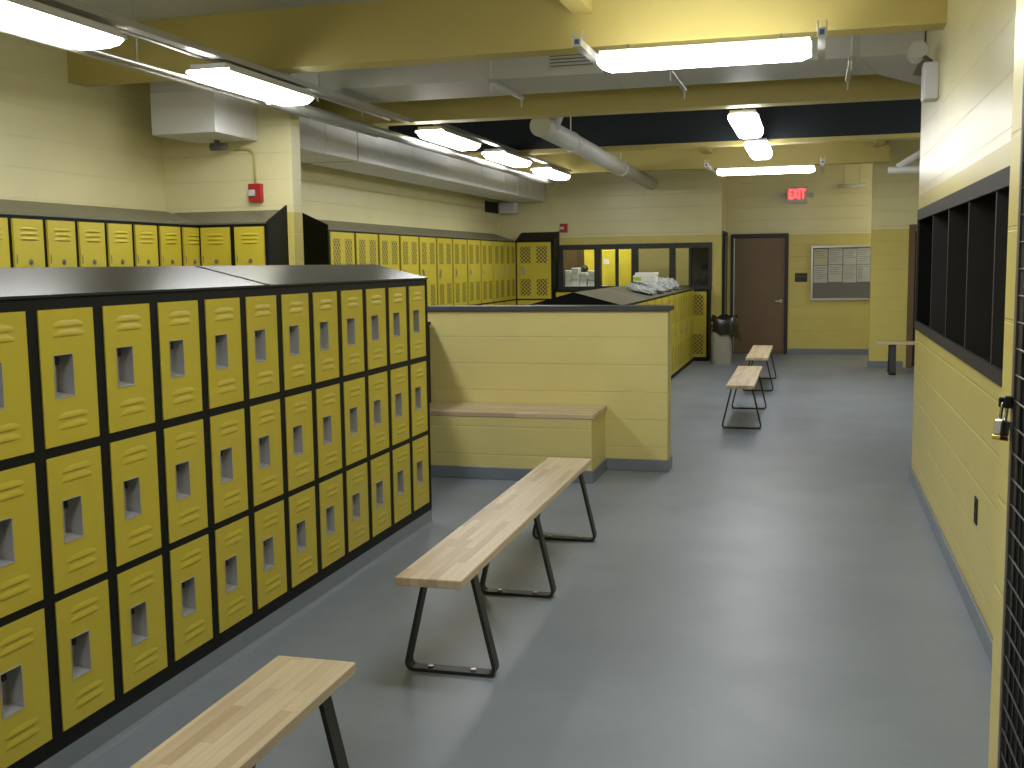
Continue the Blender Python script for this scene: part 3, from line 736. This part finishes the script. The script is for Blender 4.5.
tag(ob, 'slumped black soft bag on the white bundles behind the first window', 'bag')
cbd = empty('tall_cupboard', (-4.05, 19.25, 0))
MB().box(-0.34, 0.30, -0.25, 0.25, 0, 2.0).part('carcass', M['brown'], cbd, 0.004)
for s_ in (0, 1): MB().box(-0.335+0.32*s_, -0.025+0.32*s_, -0.268, -0.25, 0.05, 1.97).part('cupboard_door', M['brown'], cbd, 0.003)
tag(cbd, 'brown tall cupboard standing deep in the office behind the first window', 'cupboard')
def office_locker(x, label):
    r = empty('office_locker', (x, 18.35, 0))
    MB().box(-0.139, 0.139, 0, 0.4, 0, 1.95).part('carcass', M['black'], r)
    d = MB().box(-0.134, 0.134, -0.016, 0, 0.08, 1.92)
    for zt in (1.80, 1.77, 1.74):
        n0 = len(d.v); louvre(d, -0.08, 0.08, zt); d.v[n0:] = [(p[0], p[1]-0.016, p[2]) for p in d.v[n0:]]
    do = d.part('locker_door', M['yellow'], r)
    MB().box(0.09, 0.115, -0.024, -0.015, 0.95, 1.07).part('latch', M['steel'], do)
    tag(r, label, 'locker', 'yellow lockers inside the office'); return r
office_locker(-3.672, 'plain yellow office locker half hidden at the first window edge')
office_locker(-3.392, 'plain yellow office locker behind the second window, white notice on it')
office_locker(-3.112, 'plain yellow office locker behind the second window, next to the divider post')
b = MB().box(-0.05, 0.05, -0.0012, 0, 0, 0.09); ob = b.solo('taped_note', M['paper']); ob.location = (-3.42, 18.332, 1.52)
tag(ob, 'white note taped to the yellow office locker behind the second window', 'note')
sc = empty('office_backdrop', (-1.76, 17.72, 0))  # dark panel added so the last pane looks dark
MB().box(-0.19, 0.19, -0.02, 0.02, 0.05, 1.95).part('panel', M['trim'], sc, 0.004)
for sx in (-0.15, 0.15): MB().box(sx-0.02, sx+0.02, -0.15, 0.15, 0, 0.05).part('foot', M['leg'], sc, 0.004)
tag(sc, 'added dark screen close behind the last window pane', 'backdrop')

# ------------------------------------------------------------------ bin
tb = empty('rubbish_bin', (-1.318, 16.56, 0))
def sq(w, z, n=24, p=4.0):
    return [(w*math.copysign(abs(math.cos(t))**(2/p), math.cos(t)), w*math.copysign(abs(math.sin(t))**(2/p), math.sin(t)), z) for t in [2*PI*(i+0.5)/n for i in range(n)]]
rings = [sq(0.142, 0), sq(0.163, 0.60), sq(0.168, 0.605), sq(0.168, 0.64), sq(0.150, 0.64), sq(0.130, 0.02)]
n = 24; vs = [p for r_ in rings for p in r_]; fs = [tuple(range(n))[::-1], tuple(range(5*n, 6*n))]
for j in range(5):
    for i in range(n): fs.append((j*n+i, j*n+(i+1) % n, (j+1)*n+(i+1) % n, (j+1)*n+i))
MB().add(vs, fs).part('tub', M['bin'], tb)
rnd = random.Random(11); vs = []; fs = []; n = 40
prof = [(0.120, 0.62), (0.165, 0.715), (0.185, 0.69), (0.184, 0.60), (0.180, 0.52), (0.176, 0.47)]
for j, (w, z) in enumerate(prof):
    for i, p in enumerate(sq(w, z, n, 3.2)):
        t = 2*PI*(i+.5)/n; k = 1 + 0.05*math.sin(7*t+j) + rnd.uniform(-.02, .02)
        zz = z + (0.025*math.sin(5*t)+rnd.uniform(-.006, .006)) * (1 if j else 0)
        if j >= 3 and math.cos(t) > 0.25: zz -= 0.13*math.cos(t)*(j-2)/3; k += 0.38*math.cos(t)*(j-2)/3
        vs.append((p[0]*k*1.09 + (0.03 if j > 0 else 0), p[1]*k*1.06, zz))
for j in range(len(prof)-1):
    for i in range(n): fs.append((j*n+i, j*n+(i+1) % n, (j+1)*n+(i+1) % n, (j+1)*n+i))
MB().add(vs, fs, 0, True).part('bin_liner', M['bag'], tb, label='black crumpled bin liner')
tag(tb, 'beige plastic bin with black crumpled liner beside the brown door', 'bin')

# ------------------------------------------------------------------ bags and carton on the island hood
def slope_z(x): return 1.137 + (IX+0.012-x)*(1.262-1.137)/(IW/2+0.012)
def bag_lump(x, y, rx_, ry_, rz_, seed, label):
    rnd = random.Random(seed); b = MB().ball((0, 0, 0), rx_, ry_, rz_, 22, 12)
    out = []
    for (px_, py_, pz_) in b.v:
        k = 1 + 0.16*math.sin(px_*40+seed)*math.sin(py_*34) + rnd.uniform(-.10, .10)
        X, Y, Z = px_*k, py_*k, pz_*k + rz_*0.75
        out.append((X, Y, max(Z, 0) + slope_z(x+X) - slope_z(x)))
    b.v = out
    ob = b.solo('plastic_bag', M['clear']); ob.location = (x, y, slope_z(x+0) + 0.004 + min(v[2] for v in out))
    for f in ob.data.polygons: f.use_smooth = False
    tag(ob, label, 'plastic bag', 'clear plastic bags on the island hood')
bag_lump(-1.955, 12.75, 0.16, 0.30, 0.058, 1, 'crumpled clear plastic bag on the island hood, below the white carton')
bag_lump(-1.965, 13.55, 0.18, 0.34, 0.085, 5, 'crumpled clear plastic bag in the middle of the island hood heap')
bag_lump(-1.955, 14.35, 0.16, 0.34, 0.085, 9, 'crumpled clear plastic bag on the hood, third from the half wall')
bag_lump(-1.935, 15.20, 0.14, 0.32, 0.075, 13, 'crumpled clear plastic bag on the hood nearest the windows')
cz = slope_z(-2.09)
cn = empty('white_carton', (-1.915, 12.78, 1.318))
MB().box(-0.13, 0.13, -0.12, 0.12, 0, 0.075).part('carton_body', M['carton'], cn, 0.004)
MB().box(-0.127, -0.035, -0.1212, -0.1198, 0.012, 0.055).part('side_label', M['green'], cn, label='lime green label')
MB().box(-0.11, 0.14, -0.10, 0.10, 0.076, 0.106).part('carton_lid', M['carton'], cn, 0.004)
tag(cn, 'white carton with lime green label resting on the plastic bags', 'carton')

# ------------------------------------------------------------------ lights
def fixture(p0, p1, w, zb, zt, label, lip=False, up=False):
    """wraparound fluorescent: white tray, rounded glowing lens, end caps. p0->p1 centreline"""
    p0, p1 = Vector(p0), Vector(p1); L = (p1-p0).length; mid = (p0+p1)/2
    r = empty('ceiling_light', (mid.x, mid.y, zb), math.atan2(p1.y-p0.y, p1.x-p0.x)-PI/2)
    h = zt-zb
    prof = [(-w/2, h), (-w/2, h*0.55), (-w*0.40, h*0.12), (-w*0.27, 0), (w*0.27, 0), (w*0.40, h*0.12), (w/2, h*0.55), (w/2, h)]
    # lens tapers a little at both ends like the moulded wrap
    vs = []; fs = []; m = len(prof)
    for yy, sc, dz in ((-L/2, 0.93, 0.30), (-L/2+0.05, 1, 0), (L/2-0.05, 1, 0), (L/2, 0.93, 0.30)):
        for x, z in prof: vs.append((x*sc, yy, z + (h-z)*dz))
    for j in range(3):
        for i in range(m-1): fs.append((j*m+i, j*m+i+1, (j+1)*m+i+1, (j+1)*m+i))
    fs += [tuple(range(m)), tuple(range(3*m, 4*m))[::-1]]
    for j in range(3): fs.append((j*m, (j+1)*m, (j+1)*m+m-1, j*m+m-1))
    MB().add(vs, fs).part('lens', M['lens'], r)
    tw = 0.30 if up else 0.44
    MB().box(-w*tw, w*tw, -L/2+0.005, L/2-0.005, h+0.0005, h+0.035).part('tray', M['white'], r, 0.004)
    if lip:   # added lips that shade the wall and ceiling above the lens
        MB().prism([(-w*0.5-0.012, h-0.018), (-w*0.5-0.010, h-0.018), (-w*0.5-0.006, h+0.0008), (w*0.5+0.006, h+0.0008), (w*0.5+0.010, h-0.018), (w*0.5+0.012, h-0.018), (w*0.5+0.009, h+0.003), (-w*0.5-0.009, h+0.003)], 'y', -L/2, L/2).part('shade_lip', M['white'], r)
    for s_ in (-1, 1):
        MB().cyl((0, s_*L*0.36, h+0.034), (0, s_*L*0.36, h+0.075), 0.008, 8).part('hanger', M['pipe'], r)
    tag(r, label, 'ceiling light', 'fluorescent ceiling lights'); return r
fixture((-3.60, 1.35), (-3.60, 2.57), 0.29, 2.68, 2.745, 'fluorescent light over the entrance end of the near lockers', True)
fixture((-3.61, 3.80), (-3.61, 5.02), 0.29, 2.68, 2.745, 'fluorescent light over the near lockers, first before the yellow beam', True)
fixture((-3.565, 5.98), (-3.565, 7.16), 0.28, 2.68, 2.745, 'fluorescent light in front of the white boxed unit', True)
fixture((-3.455, 9.62), (-3.455, 10.84), 0.26, 2.715, 2.79, 'fluorescent light along the pipes, first past the beam', True)
fixture((-3.455, 11.72), (-3.455, 12.94), 0.26, 2.715, 2.79, 'fluorescent light along the pipes, middle of the far three', True)
fixture((-3.465, 13.95), (-3.465, 15.17), 0.26, 2.715, 2.79, 'fluorescent light along the pipes, nearest the window wall', True)
fixture((-0.61, 9.65), (-0.61, 10.87), 0.25, 2.715, 2.80, 'fluorescent light pointing down the aisle against the black band')
fixture((-0.61, 11.93), (-0.61, 13.15), 0.25, 2.715, 2.80, 'fluorescent light pointing down the aisle, behind the first one')
fixture((-1.17, 6.12), (-0.03, 6.12), 0.28, 2.612, 2.675, 'wide bright crosswise fluorescent light under the yellow beam', up=True)
fixture((-1.19, 14.02), (-0.005, 14.02), 0.28, 2.622, 2.668, 'crosswise fluorescent light in front of the exit sign', up=True)
fixture((-1.17, 3.2), (-0.03, 3.2), 0.28, 2.612, 2.675, 'crosswise fluorescent light overhead, first from the entrance', up=True)
fixture((1.55, 17.45), (2.2, 17.45), 0.28, 2.65, 2.72, 'fluorescent light hidden behind the pier in the door alcove', up=True)
fixture((2.0, 11.0), (2.0, 12.22), 0.28, 2.7, 2.77, 'fluorescent light over the side area beyond the cubby wall')
fixture((-4.0, 17.74), (-2.8, 17.74), 0.28, 2.42, 2.49, 'fluorescent light inside the office over the storage counter')
fixture((-1.3, 0.0), (-1.3, 1.2), 0.28, 2.7, 2.77, 'fluorescent light over the entrance aisle, farthest from the half wall')

def strut(x, y0, y1, z, label):
    r = empty('strut_channel', (x, y0, z))
    b = MB().box(-0.02, -0.016, 0, y1-y0, 0, 0.04).box(0.016, 0.02, 0, y1-y0, 0, 0.04).box(-0.016, 0.016, 0, y1-y0, 0, 0.004)
    b.part('channel', M['pipe'], r)
    e = MB().box(-0.024, 0.024, -0.014, 0.0, -0.004, 0.044).part('end_cap', M['white'], r, 0.003, label='white plastic end cap')
    MB().box(-0.012, 0.012, -0.016, -0.0135, 0.006, 0.032).part('cap_core', M['blue'], e, label='blue core of the end cap')
    for sx in (-1, 1): MB().cyl((sx*0.021, 0.03, 0.03), (sx*0.021, 0.03, 0.085), 0.005, 8).part('hook_bolt', M['white'], r)
    MB().cyl((0, y1-y0-0.08, 0.03), (0, y1-y0-0.08, 2.836-z), 0.006, 8).part('hanger_bolt', M['white'], r)
    tag(r, label, 'strut', 'strut channels carrying the crosswise lights')
strut(-1.235, 5.80, 6.75, 2.695, 'steel strut with blue-cored cap at the duct-grille end of the wide light')
strut(0.022, 5.90, 6.75, 2.68, 'steel strut with blue-cored cap at the wall end of the wide light')
strut(-1.30, 13.72, 15.55, 2.71, 'steel strut with blue-cored cap beside the round duct end of the far light')
strut(0.085, 13.85, 15.55, 2.71, 'steel strut with blue-cored cap at the exit-sign side of the far light')

# ------------------------------------------------------------------ ducts, conduits, hangers
dk = empty('crosswise_duct', (-1.7, 8.05, 2.885))
zt_ = 0.31
b = MB().prism([(-2.38, -0.42), (-1.95, -0.30), (1.97, -0.30), (2.12, 0.45), (-1.95, 0.45)], 'z', 0, zt_)
b.part('trunk', M['duct'], dk, 0.004)
MB().prism([(1.971, -0.30), (2.38, -0.30), (2.38, 0.6), (2.90, 1.25), (2.56, 1.25), (2.121, 0.45)], 'z', 0, zt_).part('elbow', M['duct'], dk, 0.004)
g = MB().box(-0.16, 0.24, -0.312, -0.30, 0.05, 0.18)
g.part('grille_frame', M['duct'], dk)
g = MB()
for k in range(5): g.box(-0.15, 0.23, -0.318, -0.311, 0.060+k*0.024, 0.068+k*0.024)
g.part('grille_louvre', M['tack'], dk)
for x in (-1.55, 0.28, 1.55): 
    s_ = MB().box(x-0.006, x+0.006, -0.304, 0.455, -0.004, 0.0).box(x-0.006, x+0.006, -0.3035, -0.2995, 0, zt_).part('seam', M['duct'], dk)
tag(dk, 'wide pale rectangular duct crossing between the two near beams', 'duct')
def trapeze(x, y0, y1, z):
    r = empty('trapeze_hanger', (x, (y0+y1)/2, z)); h = (y1-y0)/2
    MB().box(-0.018, 0.018, -h, h, 0, 0.03).part('crossbar', M['pipe'], r, 0.003)
    for s_ in (-1, 1): MB().cyl((0, s_*(h-0.02), -0.06), (0, s_*(h-0.02), 3.21-z), 0.006, 8).part('rod', M['white'], r)
    return r
tag(trapeze(-3.66, 7.68, 8.57, 2.853), 'trapeze hanger under the crosswise duct by the pipes', 'hanger', 'duct trapeze hangers')
tag(trapeze(-2.28, 7.68, 8.57, 2.853), 'trapeze hanger under the crosswise duct, second from the pipes', 'hanger', 'duct trapeze hangers')
tag(trapeze(-0.98, 7.68, 8.57, 2.853), 'trapeze hanger under the crosswise duct behind the wide light', 'hanger', 'duct trapeze hangers')
tag(trapeze(0.22, 7.68, 8.57, 2.853), 'trapeze hanger at the elbow of the crosswise duct', 'hanger', 'duct trapeze hangers')

wd = empty('wrapped_wall_duct', (-4.515, 12.6, 2.55))
MB().box(-0.275, 0.275, -4.78, 4.73, 0, 0.29).part('duct_body', M['wrap'], wd, 0.006)
for k, yy in enumerate((-3.55, -2.85, -1.35, -0.2, 1.2, 2.3, 3.0, 3.7)):
    MB().box(-0.279, 0.279, yy, yy+0.025, -0.004, 0.294).part('band', M['pipe'] if k == 1 else M['wrap'], wd)
for yy in (-2.9, 0.3, 3.2): MB().cyl((-0.1, yy, 0.3), (-0.1, yy, 3.21-2.55), 0.008, 8).part('rod', M['pipe'], wd)
tag(wd, 'long white wrapped duct running along the wall above the far lockers', 'duct')
tag(MB().box(-4.97, -4.70, 17.10, 17.345, 2.37, 2.549).solo('white_corner_box', M['wrap'], 0.006), 'short white box under the wrapped duct in the window wall corner', 'vent')  # plain white box in the corner below the duct
vt = empty('wall_vent', (LW, 16.76, 2.37)); MB().box(0, 0.02, -0.33, 0.33, 0, 0.17).part('frame', M['black'], vt, 0.003)
g = MB()
for k in range(6): g.box(0.018, 0.026, -0.31, 0.31, 0.018+k*0.026, 0.026+k*0.026)
g.part('louvre', M['black'], vt); tag(vt, 'small dark vent high on the wall below the wrapped duct end', 'vent')

def pipe(name, pts, r, m, label, cat='pipe', n=10):
    p0, p1 = Vector(pts[0]), Vector(pts[-1]); mid = (p0+p1)/2
    e = empty(name, mid)
    MB().tube([Vector(p)-mid for p in pts], r, n).part('pipe_run', m, e)
    for t in (0.22, 0.78):
        q = p0.lerp(p1, t) - mid
        MB().cyl(q + Vector((0, 0, r*0.8)), (q.x, q.y, 3.209-mid.z), 0.004, 8).part('hanger_rod', M['pipe'], e)
    return tag(e, label, cat)
pipe('steel_pipe', [(-3.70, 7.0, 2.715), (-3.70, 15.6, 2.715)], 0.040, M['pipe'], 'thick shiny grey pipe running beside the far fluorescent lights', n=14)
pipe('electric_conduit', [(-3.80, 0.5, 2.70), (-3.80, 9.2, 2.70)], 0.011, M['pipe'], 'thin conduit beside the near lights, closer to the wall', 'conduit')
pipe('electric_conduit', [(-3.72, 0.5, 2.705), (-3.72, 6.9, 2.705)], 0.013, M['pipe'], 'thin conduit running right along the near lights', 'conduit')
pipe('electric_conduit', [(-3.60, 0.5, 2.815), (-3.60, 9.0, 2.815)], 0.011, M['pipe'], 'thin conduit above the near lights beside the raceway', 'conduit')
tag(MB().box(-3.53, -3.455, 0.5, 9.2, 2.80, 2.838).solo('light_raceway', M['pipe'], 0.003), 'flat grey raceway channel carrying the near fluorescent lights', 'raceway')
tag(MB().box(-3.42, -3.35, 9.62, 15.3, 2.838, 2.868).solo('light_raceway', M['pipe'], 0.003), 'flat grey raceway channel carrying the far fluorescent lights', 'raceway')
rd = empty('round_duct', (-2.405, 9.68, 2.786))
MB().cyl((0, 0, 0), (-0.10, 7.66, 0), 0.095, 28).part('pipe_run', M['pipelt'], rd)
MB().cyl((0.0, -0.012, 0), (0, 0.002, 0), 0.099, 28).part('end_cap', M['duct'], rd, label='round capped end')
MB().cyl((0.02, 0.28, 0.02), (0.20, 0.34, 0.50), 0.085, 24).part('branch', M['pipelt'], rd)
for yy in (1.35, 4.6):
    MB().cyl((-0.017*yy/1.3, yy, 0.09), (-0.017*yy/1.3, yy, 0.5 if yy < 3 else 0.42), 0.007, 8).part('rod', M['white'], rd)
    MB().cyl((-0.013*yy, yy-0.012, 0), (-0.013*yy, yy+0.012, 0), 0.104, 24).part('clamp', M['white'], rd)
tag(rd, 'pale round duct with capped end slanting away below the beams', 'duct')

ac = empty('boxed_fan_unit', (-4.413, 7.34, 2.515))
MB().box(-0.262, 0.262, -0.305, 0.308, 0, 0.30).part('casing', M['white'], ac, 0.006, 2)
MB().box(-0.262, 0.262, -0.30, 0.308, 0.301, 0.42).part('upper_plenum', M['duct'], ac, 0.004)
MB().cyl((-0.05, 0.15, -0.05), (0.08, 0.15, -0.05), 0.028, 14).cyl((0.0, 0.15, -0.05), (0.0, 0.15, 0.01), 0.02, 10).part('drain_fitting', M['tack'], ac)
for s_ in (-1, 1): MB().cyl((s_*0.24, -0.1, 0.42), (s_*0.24, -0.1, 0.69), 0.008, 8).part('rod', M['pipe'], ac)
tag(ac, 'white boxed fan unit hung high in the alcove corner', 'fan unit')

pipe('wall_pipe', [(0.35, 18.40, 2.72), (0.78, 18.40, 2.72)], 0.03, M['white'], 'short white pipe high on the bulletin wall', n=12)
pipe('side_pipe', [(0.79, 13.0, 2.535), (2.4, 13.0, 2.535)], 0.035, M['pipelt'], 'horizontal pale pipe seen beyond the cubby wall end', n=12)
pipe('side_pipe', [(0.90, 13.1, 2.57), (1.9, 13.1, 3.19)], 0.04, M['pipelt'], 'slanting pale pipe rising beyond the cubby wall end', n=12)

# ------------------------------------------------------------------ camera
F = 1077.8
yaw, pit, rol = (math.radians(a) for a in (15.627, -6.329, 0.787))
Rz = Matrix.Rotation(yaw, 3, 'Z'); Rx = Matrix.Rotation(pit, 3, 'X'); Ry = Matrix.Rotation(rol, 3, 'Y')
R = Rz @ Rx @ Ry
m3 = Matrix((R @ Vector((1, 0, 0)), R @ Vector((0, 0, 1)), R @ Vector((0, -1, 0)))).transposed()
cam = bpy.data.cameras.new('camera'); cam.sensor_width = 36; cam.lens = F/1024*36; cam.clip_start = 0.05
co = bpy.data.objects.new('camera', cam); C.objects.link(co)
co.matrix_world = Matrix.Translation((0, 0, 1.54)) @ m3.to_4x4()
bpy.context.scene.camera = co

# ------------------------------------------------------------------ world and view
w = bpy.data.worlds.new('world'); bpy.context.scene.world = w; w.use_nodes = True
w.node_tree.nodes['Background'].inputs[0].default_value = (0.05, 0.05, 0.05, 1)
w.node_tree.nodes['Background'].inputs[1].default_value = 0.3
vs_ = bpy.context.scene.view_settings
vs_.view_transform = 'Standard'; vs_.look = 'None'; vs_.gamma = 1; vs_.use_curve_mapping = False; vs_.exposure = 0.30
sc_ = bpy.context.scene
sc_.cycles.use_denoising = True
sc_.cycles.max_bounces = 8; sc_.cycles.diffuse_bounces = 5; sc_.cycles.glossy_bounces = 4
sc_.cycles.sample_clamp_indirect = 6
